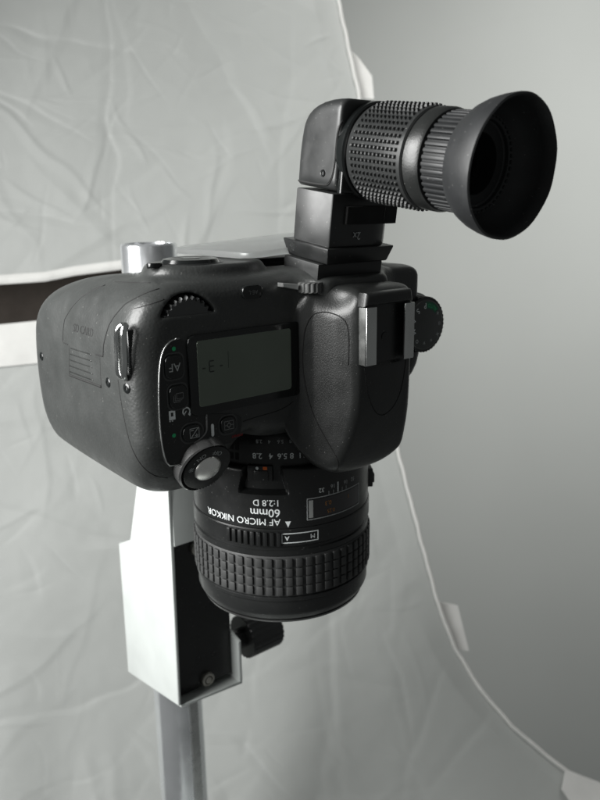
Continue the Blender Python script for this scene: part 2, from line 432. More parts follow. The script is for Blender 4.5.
obj('inner_plate', box(XL+TW, XR-TW, 57, 60, -152.5, -69.5, 0.2, 1), SATIN, stand, 40)
obj('guide_block', box(-20, XR-TW-1, 60.2, 75, -150, -72, 0.5, 1), SATIN, stand, 40)
def screw_y(x, y, z, r, h=1.8):
    return join(lathe([(0, -h), (r*.45, -h), (r*.5, -h*.55), (r*.62, -h*.98), (r*.9, -h*.85), (r, -h*.5), (r, 0)], (x, y, z), 'y', 28))
obj('screw', screw_y(-7.6, 57, -78.6, 3.4, 2.4), ZINC, stand, 40)
obj('screw', screw_y(-5.6, 57, -149.2, 3.6, 2.4), ZINC, stand, 40)
KN = []
for i in range(72):
    a = 2*math.pi*i/72; KN.append((10.6+(0.55 if (i % 3) < 2 else 0), a))
kp = [(r*math.cos(a), r*math.sin(a)) for r, a in KN]
kn = join(prism([(63+y, -140+z) for y, z in kp], 20, 39, 'yzx', 0.5, 1), lathe([(5, 10), (5, 20.5)], (0, 63, -140), 'x', 24))
obj('clamp_knob', kn, SATIN, stand, 30)
obj('base_plate', box(-150, 140, -140, 130, -436, -420, 3, 2), WHITEP, stand, 40)

# ------------------------------------------------------------------ digital camera
camr = thing('digital_camera', 'black digital SLR body with top display and hot shoe, mounted lens down', 'camera', (0, 46, 0))
H = 0.5
gx = np.arange(-81, 60, H, dtype=np.float32)[:, None, None]; gy = np.arange(-61, 51, H, dtype=np.float32)[None, :, None]; gz = np.arange(-21, 66, H, dtype=np.float32)[None, None, :]
xz = chaikin([(-50, 57), (-65, 56.5), (-76.5, 45), (-77.5, 20), (-76, -4), (-66, -14.5), (-50, -14.5), (-43, -2), (-39, 4), (-30, 0), (-18, -1), (18, -1), (30, 5), (44, 10), (48, 24), (47, 40), (33, 57)], 3)
yz = chaikin([(-37.2, 50.5), (-37.2, 45), (-37.2, 12), (-37.2, 7), (-29, -12), (-18, -17), (36, -14), (46.5, -8), (46.5, 30), (42, 45), (26, 53), (0, 56), (-22, 56.5), (-33, 56)], 3)
A = sd_poly(gx[:, 0, :], gz[0], xz)[:, None, :]; B = sd_poly(gy[0], gz[0], yz)[None, :, :]
body = smax(A, B, 9.0)
# photographer's left shoulder is lower than the display deck
body = smax(body, np.minimum(-(gy+31.0)+0*gx, (gx-21)+0*gy).astype(np.float32)*1.0, 4.0)
# eyepiece block
ep = np.maximum(np.maximum(np.abs(gx)-16, np.abs(gy+38)-13), np.abs(gz-46)-8.5) - 0
ep = smax(smax(np.abs(gx)-15.5+0*gy, np.abs(gy+33.5)-11.0+0*gx, 5.0), np.abs(gz-43)-9.5+0*gx, 3.0)
body = smin(body, ep.astype(np.float32), 7)
# step beside the eyepiece, photographer's left
st = smax(smax(np.abs(gx-26)-12+0*gy, np.abs(gy+27)-10+0*gx, 4), np.abs(gz-42)-11.0+0*gx, 4)
body = smin(body, st.astype(np.float32), 4)
# finger hollow in front of the dial, slot for the command dial
cdx, cdz = -59.0, 41.5
cyl = np.maximum(np.sqrt((gx-cdx)**2+(gz-cdz)**2)-9.4, np.maximum(-(gz-cdz-3.5), gy+31.0))
body = smax(body, -np.maximum(cyl, -gy-60).astype(np.float32), 0.8)
# raised island of the back with the selector
isl = chaikin([(-61, -13), (-59, -25), (-44, -31.0), (-24, -27), (-18, -14), (-20, 12), (-38, 8), (-54, -2)], 3)
il = smax(sd_poly(gx[:, :, 0], gy[0, :, 0][None, :], isl)[:, :, None]+0*gz, np.abs(gz-50)-7.8+0*gx, 2.5)
body = smin(body, il.astype(np.float32), 3.0)
# mount well
mt = np.maximum(np.sqrt(gx**2+gy**2)-33.0, gz-2.5)
body = smax(body, -mt.astype(np.float32), 1.0)
Vb, Fb = surface_nets(body, (-81, -61, -21), H); Vb = smooth_mesh(Vb, Fb, 2)
body_o = obj('body_shell', (Vb, Fb), LEATHER, camr, 180)
del body, A, B, ep, st, cyl, mt
bvh = BVHTree.FromPolygons([Vector(v) for v in Vb], Fb.tolist())
# pop-up flash and prism hump
gx = np.arange(-32, 32, H, dtype=np.float32)[:, None, None]; gy = np.arange(-62, -28, H, dtype=np.float32)[None, :, None]; gz = np.arange(-20, 58, H, dtype=np.float32)[None, None, :]
hxz = chaikin([(-15, 51), (-21, 45), (-25, 34), (-26.5, 14), (-25, 4), (-19, -6), (-12, -13), (-4, -15), (4, -15), (12, -13), (19, -6), (25, 4), (26.5, 14), (24, 40), (22, 50)], 3)
hyz = chaikin([(-50, 52), (-56, 47), (-57, 40), (-57, 24), (-55, 6), (-48, -13), (-40, -15.5), (-32, -13), (-32, 52)], 3)
hxy = chaikin([(-31, -31), (-25, -36.5), (-18.8, -38.2), (-12.5, -53), (-9.5, -57.2), (11.5, -57.2), (15, -53), (20.5, -38.2), (25, -36.5), (31, -31)], 1)
hd = smax(smax(sd_poly(gx[:, 0, :], gz[0], hxz)[:, None, :], sd_poly(gy[0], gz[0], hyz)[None, :, :], 4.0), sd_poly(gx[:, :, 0], gy[:, :, 0], hxy)[:, :, None], 2.0)
mt = np.sqrt(gx**2+gy**2)-33.2+0*gz
hd = smax(hd, -mt.astype(np.float32), 1.0)
sp = np.sqrt((gx+20)**2+(gy+51)**2+(gz-51.5)**2)-10.5
hd = smax(hd, -sp.astype(np.float32), 2.5)
# flat bed for the shoe
bed = smax(smax(np.abs(gx)-11.3+0*gy, np.abs(gz-35.2)-10.0+0*gx, 1.0), gy+55.8+0*gx, 1.0)
hd = smax(hd, -bed.astype(np.float32), 0.6)
Vh, Fh = surface_nets(hd, (-32, -62, -20), H); Vh = smooth_mesh(Vh, Fh, 1)
hump_o = obj('flash_housing', (Vh, Fh), PLASTIC, camr, 180)
del hd, bed, mt
bvh_h = BVHTree.FromPolygons([Vector(v) for v in Vh], Fh.tolist())

def cast(tree, p, d, lift=0.0):
    h = tree.ray_cast(Vector(p)-Vector(d)*150, Vector(d))
    return (np.array(h[0])+np.array(h[1])*lift*(1 if np.dot(h[1], d) < 0 else -1), np.array(h[1])) if h[0] is not None else (None, None)
def densify(pts, step=1.0):
    o = []
    for a, b in zip(pts[:-1], pts[1:]):
        a = np.array(a, float); b = np.array(b, float); n = max(1, int(np.linalg.norm(b-a)/step)); o += [a+(b-a)*i/n for i in range(n)]
    return o+[np.array(pts[-1], float)]
def seam(tree, pts, d, r=0.2, smooth=True, name='seam', parent=None, m=None):
    p3 = chaikin(pts, 2, False) if smooth else pts
    q = []
    for p in densify(p3):
        h, _ = cast(tree, p, d, -0.05)
        if h is not None and not (d[0] and h[0] > -64): q.append(h)
    if len(q) > 1: return obj(name, tube(q, r, 6), m or DARK, parent or camr, 180)
DX = (1, 0, 0); DY = (0, 1, 0)
def S_(pts): return [(-76, y, z) for y, z in pts]
# card door on the grip end, with its latch
seam(bvh, S_([(-6, 52.6), (-16, 53.0), (-28, 53.6), (-33, 53.6)]), DX, 0.2)
seam(bvh, S_([(-34, 53.6), (-29, 50), (-25.6, 48.2), (-21.5, 44), (-19.9, 41.9), (-17.5, 36), (-16.9, 32.3), (-11.7, 32.2)]), DX, 0.24, False)
seam(bvh, S_([(9.7, 32.3), (13.8, 32.4), (13.5, 36), (12.9, 39.8), (9, 44), (4.5, 47.6), (-3.4, 51.6)]), DX, 0.2, False)
for k in range(5):
    z = 31.4-k*2.0
    seam(bvh, S_([(7.6+k*.6, z), (-8.5, z+.3)]), DX, 0.22, False, 'latch_rib', None, PLASTIC)
seam(bvh, S_([(10.4, 22.2), (-14.2, 22.7)]), DX, 0.42, False)
seam(bvh, S_([(-14.2, 22.7), (-14.6, 32.2)]), DX, 0.14, False)
seam(bvh, S_([(10.4, 22.2), (8.6, 32.2)]), DX, 0.14, False)
seam(bvh, S_([(-26.3, 27.1), (-27.2, 20.7), (-29, 12), (-31.0, 5.3), (-32.2, -2), (-32.5, -7)]), DX, 0.2)
def on_side(V2, F2, y0, z0, lift=0.07):
    V = []
    for x, y in V2:
        h, n = cast(bvh, (-76, y0-x, z0+y), DX, lift); V.append(h if h is not None else (-76, y0-x, z0+y))
    return V, F2
obj('lettering', on_side(*text2d('SD CARD', 3.6, 0.0), -2.3, 38.2), mat('emboss_shade', (0.010, 0.010, 0.010), 0.5), camr, 0)  # flat dark letters: shade of the raised relief put into the colour
for (y, z) in ((-19.4, 24.9), (-31.0, 25.2), (34.8, 24.7)):
    h, n = cast(bvh, (-76, y, z), DX)
    if h is None: continue
    sv = xf(lathe([(0, -0.1), (0.5, -0.1), (0.55, 0.25), (1.15, 0.3), (1.5, 0.1), (1.6, -.4)], (0, 0, 0), 'z', 20),
            lambda p, h=h, n=n: h+np.array(Vector((0, 0, 1)).rotation_difference(Vector(n)*(-1 if n[0] > 0 else 1)).to_matrix() @ Vector(p)))
    obj('screw', sv, GLOSS, camr, 40)
# strap lug
lug = []
for i in range(49):
    a = 2*math.pi*i/48; c_, s_ = math.cos(a), math.sin(a)
    lug.append((-76.9-1.2*min(1, abs(c_)*0+max(0, 1-abs(s_)**6)), -31.6+2.0*math.copysign(abs(c_)**.6, c_)-0.16*7.6*s_, 35.8+7.6*math.copysign(abs(s_)**.55, s_)))
obj('strap_lug', tube(lug, 0.95, 12, False), CHROME, camr, 180)
obj('lug_base', box(-76.5, -74, -33.2, -30, 29.5, 42.0, 0.4, 2), GLOSS, camr, 40)

# deck seams
seam(bvh, [(-76, -34, 45), (-74.5, -34, 46.5), (-72, -34, 48), (-66, -34, 49.8)], DY, 0.18)
seam(bvh, [(-20, -37, 14), (-26, -37, 11), (-36, -37, 10.5), (-42, -37, 10)], DY, 0.16)

DK = -37.2
def deck_xf(VF2, x0, z0, y, rot=0.0, k=1.0):
    """2-D print (right, up) to the deck: it reads from behind the camera"""
    c, s = math.cos(rot), math.sin(rot)
    return [(x0-(x*c-y2*s)*k, y, z0-(x*s+y2*c)*k) for x, y2 in VF2[0]], VF2[1]
# control plate: black, slightly proud, with a bright rim on the grip side
plate = chaikin([(-66.5, 38), (-69.3, 34), (-70.6, 22), (-70.6, 8), (-68.5, 0), (-58, 4), (-44.5, 4), (-42.5, 9), (-43, 13), (-56, 15), (-60, 17), (-60.6, 37), (-63, 39)], 2)
def drape(tree, V2, F, y0, lift, d=DY):
    V = []
    for x, z in V2:
        h, n = cast(tree, (x, y0, z), d); V.append((x, (h[1] if h is not None else y0)-lift, z))
    return V, F
P2 = [tuple(p) for p in plate]; n = len(P2); cen = np.mean(P2, 0)
def plate_mesh(P2, lift, skirt=1.2):
    # fan of rings so that the plate follows the deck
    V2 = []; F = []; rings = 6; n = len(P2)
    import mathutils.geometry as mg
    tess = mg.tessellate_polygon([[Vector((p[0], p[1], 0)) for p in P2]])
    V = []
    for x, z in P2:
        V.append((x, DK-lift, z))
    for x, z in P2: V.append((x, DK+skirt, z))
    F = [tuple(t) for t in tess]+[(i, (i+1) % n, n+(i+1) % n, n+i) for i in range(n)]
    return V, F
pl = obj('control_plate', plate_mesh(P2, 0.25), SATIN, camr, 30)
rim = [p for p in P2 if p[0] < -60.7 and p[1] > -2]
rim = [q for q in rim if not (q[0] > -61.5 and q[1] < 30)]
rim = sorted(rim, key=lambda p: -p[1])
rim = [q for q in rim if q[0] < -62.5]
obj('plate_rim', tube([(p[0], DK-0.25, p[1]) for p in rim], 0.22, 8), STEEL, camr, 180)
# top display
obj('display_bezel', join(prism(rrect(-39.8, 27.0, 41.5, 24.0, 2.2), DK-0.9, DK+1.5, 'xzy', 0.5, 3)), GLOSS, camr, 40)
dsp = obj('top_display', prism(rrect(-40.6, 27.4, 34.2, 19.6, 0.8), DK-1.05, DK-0.7, 'xzy', 0.1, 1), LCD, camr, 40)
seg = join2(shift2(flat_poly([(-.2, -1), (.2, -1), (.2, 1), (-.2, 1)]), 0, 0))
digit = join2(*[shift2(flat_poly([(-a, -b), (a, -b), (a, b), (-a, b)]), x, y) for a, b, x, y in ((.75, .17, 0, 1.6), (.75, .17, 0, 0), (.75, .17, 0, -1.6), (.17, .7, .85, .8), (.17, .7, .85, -.8))])
obj('display_digit', deck_xf(digit, -53.0, 29.3, DK-1.08), SEG, dsp, 0)
for dx in (-3.6, 3.0): obj('display_dash', deck_xf(flat_poly([(-.5, -.18), (.5, -.18), (.5, .18), (-.5, .18)]), -53.0-dx*.9, 29.0, DK-1.08), SEG, dsp, 0)
obj('display_line', deck_xf(flat_poly([(-.07, -2.6), (.07, -2.6), (.07, 2.6), (-.07, 2.6)]), -47.2, 30.5, DK-1.08), SEG, dsp, 0)
# buttons
def button(x, z, w_, h_, r, name='button', lift=0.9, m=GLOSS):
    b = obj(name, prism(rrect(x, z, w_, h_, r), DK-lift, DK+0.5, 'xzy', 0.35, 3), m, camr, 40)
    obj('button_rim', ([(p[0], DK-0.30-0.0, p[1]) for p in rrect(x, z, w_+1.5, h_+1.5, r+.6)]+[(p[0], DK-0.42, p[1]) for p in rrect(x, z, w_+.9, h_+.9, r+.35)]+[(p[0], DK-0.3, p[1]) for p in rrect(x, z, w_+.4, h_+.4, r+.1)],
        [(k*28+i, k*28+(i+1) % 28, (k+1)*28+(i+1) % 28, (k+1)*28+i) for k in range(2) for i in range(28)]), mat('rim_plastic', (0.05, 0.052, 0.052), 0.3), b, 180)
    return b
TOPB = DK-0.94
b1 = button(-65.2, 30.8, 5.6, 6.6, 1.6); obj('lettering', deck_xf(text2d('AF', 3.4), -65.2, 30.8, TOPB), GREYP, b1, 0)
b2 = button(-64.4, 21.9, 5.6, 6.6, 1.6)
ic = join2(outline2d([(-1.5, -1.2), (.8, -1.2), (.8, .6), (-1.5, .6)], .25), *[flat_poly(q) for q in ([(-1, .85), (1.3, .85), (1.3, 1.05), (-1, 1.05)], [(1.1, -.9), (1.3, -.9), (1.3, .85), (1.1, .85)], [(-.5, 1.3), (1.8, 1.3), (1.8, 1.5), (-.5, 1.5)], [(1.6, -.5), (1.8, -.5), (1.8, 1.3), (1.6, 1.3)])])
obj('drive_icon', deck_xf(ic, -64.4, 21.9, TOPB), DIMP, b2, 0)
b3 = button(-60.4, 10.2, 6.6, 5.0, 2.4)
ic = join2(outline2d([(-1.6, -1.5), (1.6, -1.5), (1.6, 1.5), (-1.6, 1.5)], .22), flat_poly([(-1.4, -1.4), (-1.1, -1.4), (1.4, 1.4), (1.1, 1.4)]), flat_poly([(-1.2, .75), (-.1, .75), (-.1, 1.0), (-1.2, 1.0)]), flat_poly([(-.77, .35), (-.53, .35), (-.53, 1.35), (-.77, 1.35)]), flat_poly([(.2, -1), (1.2, -1), (1.2, -.75), (.2, -.75)]))
obj('exposure_icon', deck_xf(ic, -59.9, 10.2, TOPB), GREYP, b3, 0)
b4 = button(-47.8, 10.2, 5.4, 5.0, 1.8)
ic = join2(outline2d([(-1.7, -1.4), (1.7, -1.4), (1.7, 1.4), (-1.7, 1.4)], .3), flat_poly([(-1.5, -.12), (-.7, -.12), (-.7, .12), (-1.5, .12)]), flat_poly([(.7, -.12), (1.5, -.12), (1.5, .12), (.7, .12)]), ring2d(.75, .45), flat_poly([(-.12, .75), (.12, .75), (.12, 1.3), (-.12, 1.3)]), flat_poly([(-.12, -1.3), (.12, -1.3), (.12, -.75), (-.12, -.75)]))
obj('metering_icon', deck_xf(ic, -47.8, 10.2, TOPB), DIMP, b4, 0)
PY = DK-0.33
obj('green_dot', deck_xf(flat_poly(disc(.62, 20)), -64.8, 35.9, PY), GREENP, pl, 0)
obj('green_dot', deck_xf(flat_poly(disc(.62, 20)), -66.4, 10.6, PY), GREENP, pl, 0)
ic = join2(*[flat_poly(p) for p in ([(-.9, -1), (.9, -1), (.9, -.1), (-.9, -.1)], [(-.9, .9), (.9, .9), (.9, 1.4), (-.9, 1.4)], [(-.9, -.1), (-.35, -.1), (-.35, .9), (-.9, .9)], [(.35, -.1), (.9, -.1), (.9, .9), (.35, .9)], [(-.9, -1.4), (-.5, -1.4), (-.5, -1.15), (-.9, -1.15)], [(-.2, -1.4), (.2, -1.4), (.2, -1.15), (-.2, -1.15)])])
obj('remote_icon', deck_xf(shift2(ic, 0, 0, 1.15), -66.6, 16.5, PY, math.pi), PRINT, pl, 0)
ic = join2(ring2d(1.35, .95, 130, 420), flat_poly([(-.15, -.2), (.15, -.2), (1.0, .9), (.75, 1.0)]), flat_poly([(-1.5, .7), (-.5, .9), (-1.1, 1.6)]))
obj('timer_icon', deck_xf(ic, -61.9, 17.0, PY), PRINT, pl, 0)
obj('index_mark', prism(rrect(-53.4, 9.6, 0.9, 4.0, .44), DK-0.55, DK-.2, 'xzy', 0.1, 1), PRINT, camr, 40)
obj('lettering', deck_xf(text2d('FORMAT', 1.05, 0.02), -44.6, 6.1, PY, 0.0), REDP, pl, 0)
# power ring and shutter button on the sloping front of the deck
TA = math.radians(24); RC = np.array([-55.6, -35.4, -1.2])
def tilt(p):                      # local: x right, y out of the deck (negative), z back
    x, y, z = p; c, s = math.cos(TA), math.sin(TA)
    return RC+0.92*np.array([x, y*c-z*s, z*c+y*s])
def tl(VF): return xf(VF, tilt)
pr_ = obj('power_ring', tl(lathe([(4.6, -2.4), (8.3, -2.4), (8.8, -2.1), (9.0, -1.5), (9.1, 5)], (0, 0, 0), 'y', 80)), SATIN, camr, 40)
cres = []
for i in range(61):
    t = i/60; a = math.radians(-165+t*195); cres.append((a, 0.25+1.15*math.sin(math.pi*min(1, t*1.15))**0.7 if t < .87 else 0.55))
V = []; F = []
for a, wd in cres:
    for r, h in ((9.1, 3.0), (9.15, -1.6), (9.15+wd*.5, -2.3), (9.15+wd, -1.9), (9.2+wd, 3.0)): V.append((r*math.sin(a), h, r*math.cos(a)))
for i in range(60):
    for k in range(4): F.append((i*5+k, i*5+k+1, (i+1)*5+k+1, (i+1)*5+k))
obj('ring_rim', tl((V, F)), mat('rim_grey', (0.22, 0.22, 0.22), 0.24, 0.7), camr, 50)
sc_ = chaikin([(-55.2, DK-.35, 15.2), (-55.3, DK-.4, 11.5), (-55.6, DK-.4, 9.4), (-57.5, DK-.4, 7.9), (-60, DK-.3, 7.0)], 3, False)
obj('ring_rim', tube(sc_, 0.33, 8), mat('rim_grey', (0.22, 0.22, 0.22), 0.24, 0.7), camr, 180)
def ring_txt(s, size, ang, r=6.6):
    # text-up points to the front of the camera, text-right to the grip: radial-inward up
    V, F = text2d(s, size); out = []
    for x, y in V:
        a = math.radians(ang)-x/r; rr = r-y
        out.append((rr*math.sin(a), -2.47, rr*math.cos(a)))
    return out, F
obj('lettering', tl(ring_txt('OFF', 2.3, 22)), GREYP, pr_, 0)
obj('lettering', tl(ring_txt('ON', 2.3, -32)), GREYP, pr_, 0)
obj('lettering', tl(ring_txt('-', 2.6, -58)), GREYP, pr_, 0)
st_ = []
for k in range(8):
    a = k*math.pi/4; st_.append(flat_poly([(math.cos(a)*.45-math.sin(a)*.09, math.sin(a)*.45+math.cos(a)*.09), (math.cos(a)*1-math.sin(a)*.09, math.sin(a)*1+math.cos(a)*.09), (math.cos(a)*1+math.sin(a)*.09, math.sin(a)*1-math.cos(a)*.09), (math.cos(a)*.45+math.sin(a)*.09, math.sin(a)*.45-math.cos(a)*.09)]))
li = join2(ring2d(.4, .2), *st_)
obj('lamp_icon', tl(([(x+6.6*math.sin(math.radians(-80)), -2.47, y+6.6*math.cos(math.radians(-80))) for x, y in li[0]], li[1])), GREYP, pr_, 0)
obj('shutter_button', tl(lathe([(0, -4.3), (1.2, -4.25), (2.4, -4.08), (3.5, -3.7), (4.4, -3.15), (4.9, -2.6), (5.0, 0)], (0, 0, 0), 'y', 56)), mat('button_chrome', (0.95, 0.94, 0.91), 0.3, 1.0, rvar=0.12), camr, 60)
ser = []
for k in range(9):
    a = math.radians(150+k*6.5); v, f = box(-0.35, 0.35, -1.6, 1.5, 8.9, 9.9, .1, 1)
    ser.append(([(x*math.cos(a)+z*math.sin(a), y, -x*math.sin(a)+z*math.cos(a)) for x, y, z in v], f))
obj('ring_serration', tl(join(*ser)), SATIN, camr, 30)

# command dial
teeth = []; NT = 28
prof = []
for i in range(NT*6):
    a = 2*math.pi*i/(NT*6); prof.append((8.3+0.6*max(-.6, math.cos(NT*a)), a))
V = []; F = []; m = len(prof)
for h, k in ((-3.2, .96), (-2.6, 1.0), (2.6, 1.0), (3.2, .96)):
    for r, a in prof: V.append((r*k*math.sin(a), h, r*k*math.cos(a)))
for q in range(3):
    for i in range(m): F.append((q*m+i, q*m+(i+1) % m, (q+1)*m+(i+1) % m, (q+1)*m+i))
F += [tuple(range(m)), tuple(range(3*m, 4*m))]
def dial_xf(p):
    a = math.radians(4); x, y, z = p
    return np.array([cdx+x, -33.2+y*math.cos(a)-z*math.sin(a), cdz+z*math.cos(a)+y*math.sin(a)])
obj('command_dial', xf((V, F), dial_xf), mat('dial_rubber', (0.06, 0.062, 0.062), 0.38), camr, 30)

# buttons at the back edge, diopter wheel
obj('lock_button', prism(rrect(-37.2, 49.6, 7.4, 4.0, 1.6), DK-0.7, DK+2, 'xzy', 0.4, 3), GLOSS, camr, 40)
obj('lettering', deck_xf(text2d('AE-L', 1.7), -37.2, 49.6, DK-.74), DIMP, camr, 0)
obj('diopter_lever', prism([(-27, 50.4), (-21, 49.0), (-21, 50.8), (-27, 51.6)], -39.4, -36.5, 'xzy', 0.15, 1), STEEL, camr, 40)
dp = []
for i in range(60):
    a = 2*math.pi*i/60; r = 3.6+(0.35 if i % 4 < 2 else 0); dp.append((-16.3+r*math.cos(a), 0+r*math.sin(a)))
obj('diopter_wheel', prism([(x, -39.5+y) for x, y in dp], 48.0, 51.2, 'xyz', 0.3, 1), mat('wheel_grey', (0.11, 0.112, 0.11), 0.35), camr, 30)
obj('diopter_frame', tube(chaikin([(-12, -42.6, 50.8), (-7.5, -42.8, 50.8), (-6.2, -42.9, 50), (-5.8, -42.9, 46.8)], 2, False), 0.28, 8), STEEL, camr, 180)

# hot shoe
def rail(sx):
    return join(box(min(sx*9.7, sx*10.6), max(sx*9.7, sx*10.6), -59.0, -55.7, 26.2, 44.2, 0.15, 1),
                box(min(sx*6.2, sx*10.6), max(sx*6.2, sx*10.6), -59.2, -58.4, 26.2, 44.2, 0.2, 2))
sh = obj('hot_shoe', join(box(-9.6, 9.6, -56.4, -55.6, 26.0, 45.0, 0.1, 1)), SATIN, camr, 40)
obj('shoe_rail', rail(-1), STEEL, sh, 40); obj('shoe_rail', rail(1), STEEL, sh, 40)
obj('shoe_contact', lathe([(0, -56.6), (1.4, -56.6), (1.5, -56.4)], (0, 0, 34), 'y', 24), GLOSS, sh, 40)
obj('shoe_stop', prism([(-10.6, 44.4), (10.6, 44.4), (9.8, 48.5), (-9.8, 48.5)], -58.8, -54, 'xzy', 1.3, 4), PLASTIC, sh, 40)
# panel lines of the flash head
seam(bvh_h, [(-8.4, -54, 25), (-6.8, -54, 16), (-3.0, -54, 9.5), (1.5, -54, 7.0), (6.0, -54, 9.5), (9.0, -54, 16), (10.2, -54, 25)], DY, 0.2)
seam(bvh_h, [(-12.3, -50, 26), (-12.2, -50, 36), (-12.8, -50, 40.5), (-15, -50, 42.5), (-17.4, -48, 41.5), (-18.6, -38, 38), (-19.2, -38, 34), (-19.6, -38, 25), (-18.6, -38, 14), (-16.2, -38, 3), (-13.8, -38, -6), (-12.4, -38, -10.5)], DY, 0.22)

# mode dial
md = obj('mode_dial', join(lathe([(0, -0.4), (8.6, -0.4), (9.1, -0.1), (9.4, 0.6)], (38.6, -39, 31.5), 'y', 72)), mat('dial_face', (0.05, 0.054, 0.052), 0.4), camr, 40)
kn = []
for i in range(160):
    a = 2*math.pi*i/160; r = 9.9+(0.4 if i % 4 < 2 else 0); kn.append((38.6+r*math.cos(a), 31.5+r*math.sin(a)))
obj('dial_knurl', prism(kn, -38.8, -33.2, 'xzy', 0.35, 1), SATIN, md, 30)
obj('dial_highlight', lathe([(9.35, 0.55), (9.55, 0.35), (9.75, 0.75)], (38.6, -39, 31.5), 'y', 96), STEEL, md, 60)  # added steel ring stands in for the top-light highlight on the dial edge
obj('dial_base', lathe([(11.3, 0), (11.6, 3), (12, 9)], (38.6, -33, 31.5), 'y', 64), PLASTIC, camr, 40)
for k, (s, m_) in enumerate((('AUTO', GREENP), ('P', PRINT), ('S', PRINT), ('A', PRINT), ('M', PRINT), ('o', GREYP), ('^', GREYP), ('*', GREYP), ('x', GREYP), ('=', GREYP), ('+', GREYP))):
    V2, F2 = text2d(s, 1.9 if s == 'AUTO' else 2.9); a0 = math.radians(25-k*360/11); out = []
    for x, y in V2:
        a = a0-x/7.2; rr = 7.2-y; out.append((38.6+rr*math.sin(a), -39.46, 31.5+rr*math.cos(a)))
    obj('lettering', (out, F2), m_, md, 0)
ag = ring2d(8.5, 5.9, 40, 95, 16)
obj('green_sector', ([(38.6+x, -39.43, 31.5+y) for x, y in ag[0]], ag[1]), DGREEN, md, 0)

# back of the camera: selector and display cover
sel = obj('multi_selector', xf(lathe([(0, 1.9), (3.0, 1.8), (3.6, 1.2), (6.5, 1.9), (8.4, 1.5), (9.2, 0.2)], (0, 0, 0), 'z', 56), lambda p: np.array([-46+p[0], -17+p[1], 57.5+p[2]])), GLOSS, camr, 40)
obj('selector_ring', lathe([(9.2, 0), (9.5, 0.8), (10.3, 0.8), (11.2, 0)], (-46, -17, 57.2), 'z', 64), SATIN, camr, 40)
obj('back_button', prism(rrect(-59.5, -19, 4.5, 3.6, 1.5), 57, 58.6, 'xyz', 0.4, 2), GLOSS, camr, 40)
cv = rrect(-1, -1, 58, 50, 5)
obj('display_cover', xf(prism(cv, 58.3, 60.3, 'xyz', 0.6, 3), lambda p: np.array([p[0], p[1], p[2]+(p[0]+30)*0.06])), CLEAR, camr, 40)
obj('rear_display', prism(rrect(5, 5, 46, 36, 2), 53.5, 57.2, 'xyz', 0.3, 2), GLOSS, camr, 40)

# ------------------------------------------------------------------ lens
lens = thing('camera_lens', 'black macro lens with ribbed rubber ring and white lettering, pointing down', 'lens', (0, 0, -76))
obj('mount_ring', lathe([(22, 2.4), (30.5, 2.4), (30.5, -1.2), (22, -1.2)], (0, 0, 0), 'z', 128, True), CHROME, lens, 40)
ap = obj('aperture_ring', lathe([(24, -1.0), (30.6, -1.0), (31.2, -1.6), (31.6, -6.0), (31.9, -14.5), (24, -14.5)], (0, 0, 0), 'z', 192, True), SATIN, lens, 40)
# barrel with the notch over the index: radius as a function of angle and height
NA = 720
def barrel():
    zs = [-13.4, -13.6, -14.6, -15.5, -17, -18, -19, -20, -21, -22, -22.6, -23.2, -24, -30, -35.2, -35.8]
    V = []; F = []
    for z in zs:
        for i in range(NA):
            t = -180+360*i/NA; R = 34.4 if z < -14.2 else (33.6 if z > -13.5 else 33.9)
            q = abs(t+47.6); half = 10.0+(-13.5-z)*0.42
            dep = 3.0*min(1, max(0, (half+1.6-q)/1.6))*min(1, max(0, (z+23.2)/1.2))
            R -= dep; a = math.radians(t); V.append((R*math.sin(a), -R*math.cos(a), z))
    for k in range(len(zs)-1):
        for i in range(NA): F.append((k*NA+i, k*NA+(i+1) % NA, (k+1)*NA+(i+1) % NA, (k+1)*NA+i))
    n0 = len(V)
    for z, R in ((-13.4, 31.0), (-35.8, 31.0)):
        for i in range(NA):
            a = math.radians(-180+360*i/NA); V.append((R*math.sin(a), -R*math.cos(a), z))
    for i in range(NA):
        j = (i+1) % NA; F.append((i, j, n0+j, n0+i)); e = (len(zs)-1)*NA; F.append((e+i, e+j, n0+NA+j, n0+NA+i))
    return V, F
bar = obj('barrel', barrel(), SATIN, lens, 35)
mr = obj('mode_ring', lathe([(30, -36.0), (34.5, -36.0), (34.8, -36.4), (34.8, -42.4), (34.4, -42.9), (30, -42.9)], (0, 0, 0), 'z', 192, True), SATIN, lens, 35)
obj('inner_barrel', lathe([(30, -42.9), (33.9, -42.9), (33.9, -44.2), (34.5, -44.5), (34.5, -46.4), (34.0, -46.7), (30, -46.7)], (0, 0, 0), 'z', 192, True), SATIN, lens, 35)
fr = obj('focus_ring', lathe([(30, -46.7), (34.3, -46.7), (34.5, -47.0), (34.5, -62.2), (34.2, -62.6), (30, -62.6)], (0, 0, 0), 'z', 192, True), RUBBER, lens, 35)
obj('front_barrel', lathe([(29, -62.7), (34.0, -62.7), (34.6, -63.1), (34.6, -64.3), (34.1, -64.8), (34.1, -69.4), (33.7, -70.6), (31.8, -73.6), (31.0, -74.6), (30.0, -74.8), (27.5, -74.8), (26.5, -66), (20, -60), (20, -50), (30, -50)], (0, 0, 0), 'z', 192, True), SATIN, lens, 35)
obj('front_lip', lathe([(31.75, -73.5), (32.3, -73.3), (32.1, -74.2), (31.2, -74.75)], (0, 0, 0), 'z', 160, True), mat('lip_metal', (0.10, 0.10, 0.10), 0.22, 0.6), lens, 60)
obj('front_glass', lathe([(0, -58.5), (8, -58.8), (15, -59.8), (20, -61)], (0, 0, 0), 'z', 64), GLASS, lens, 180)
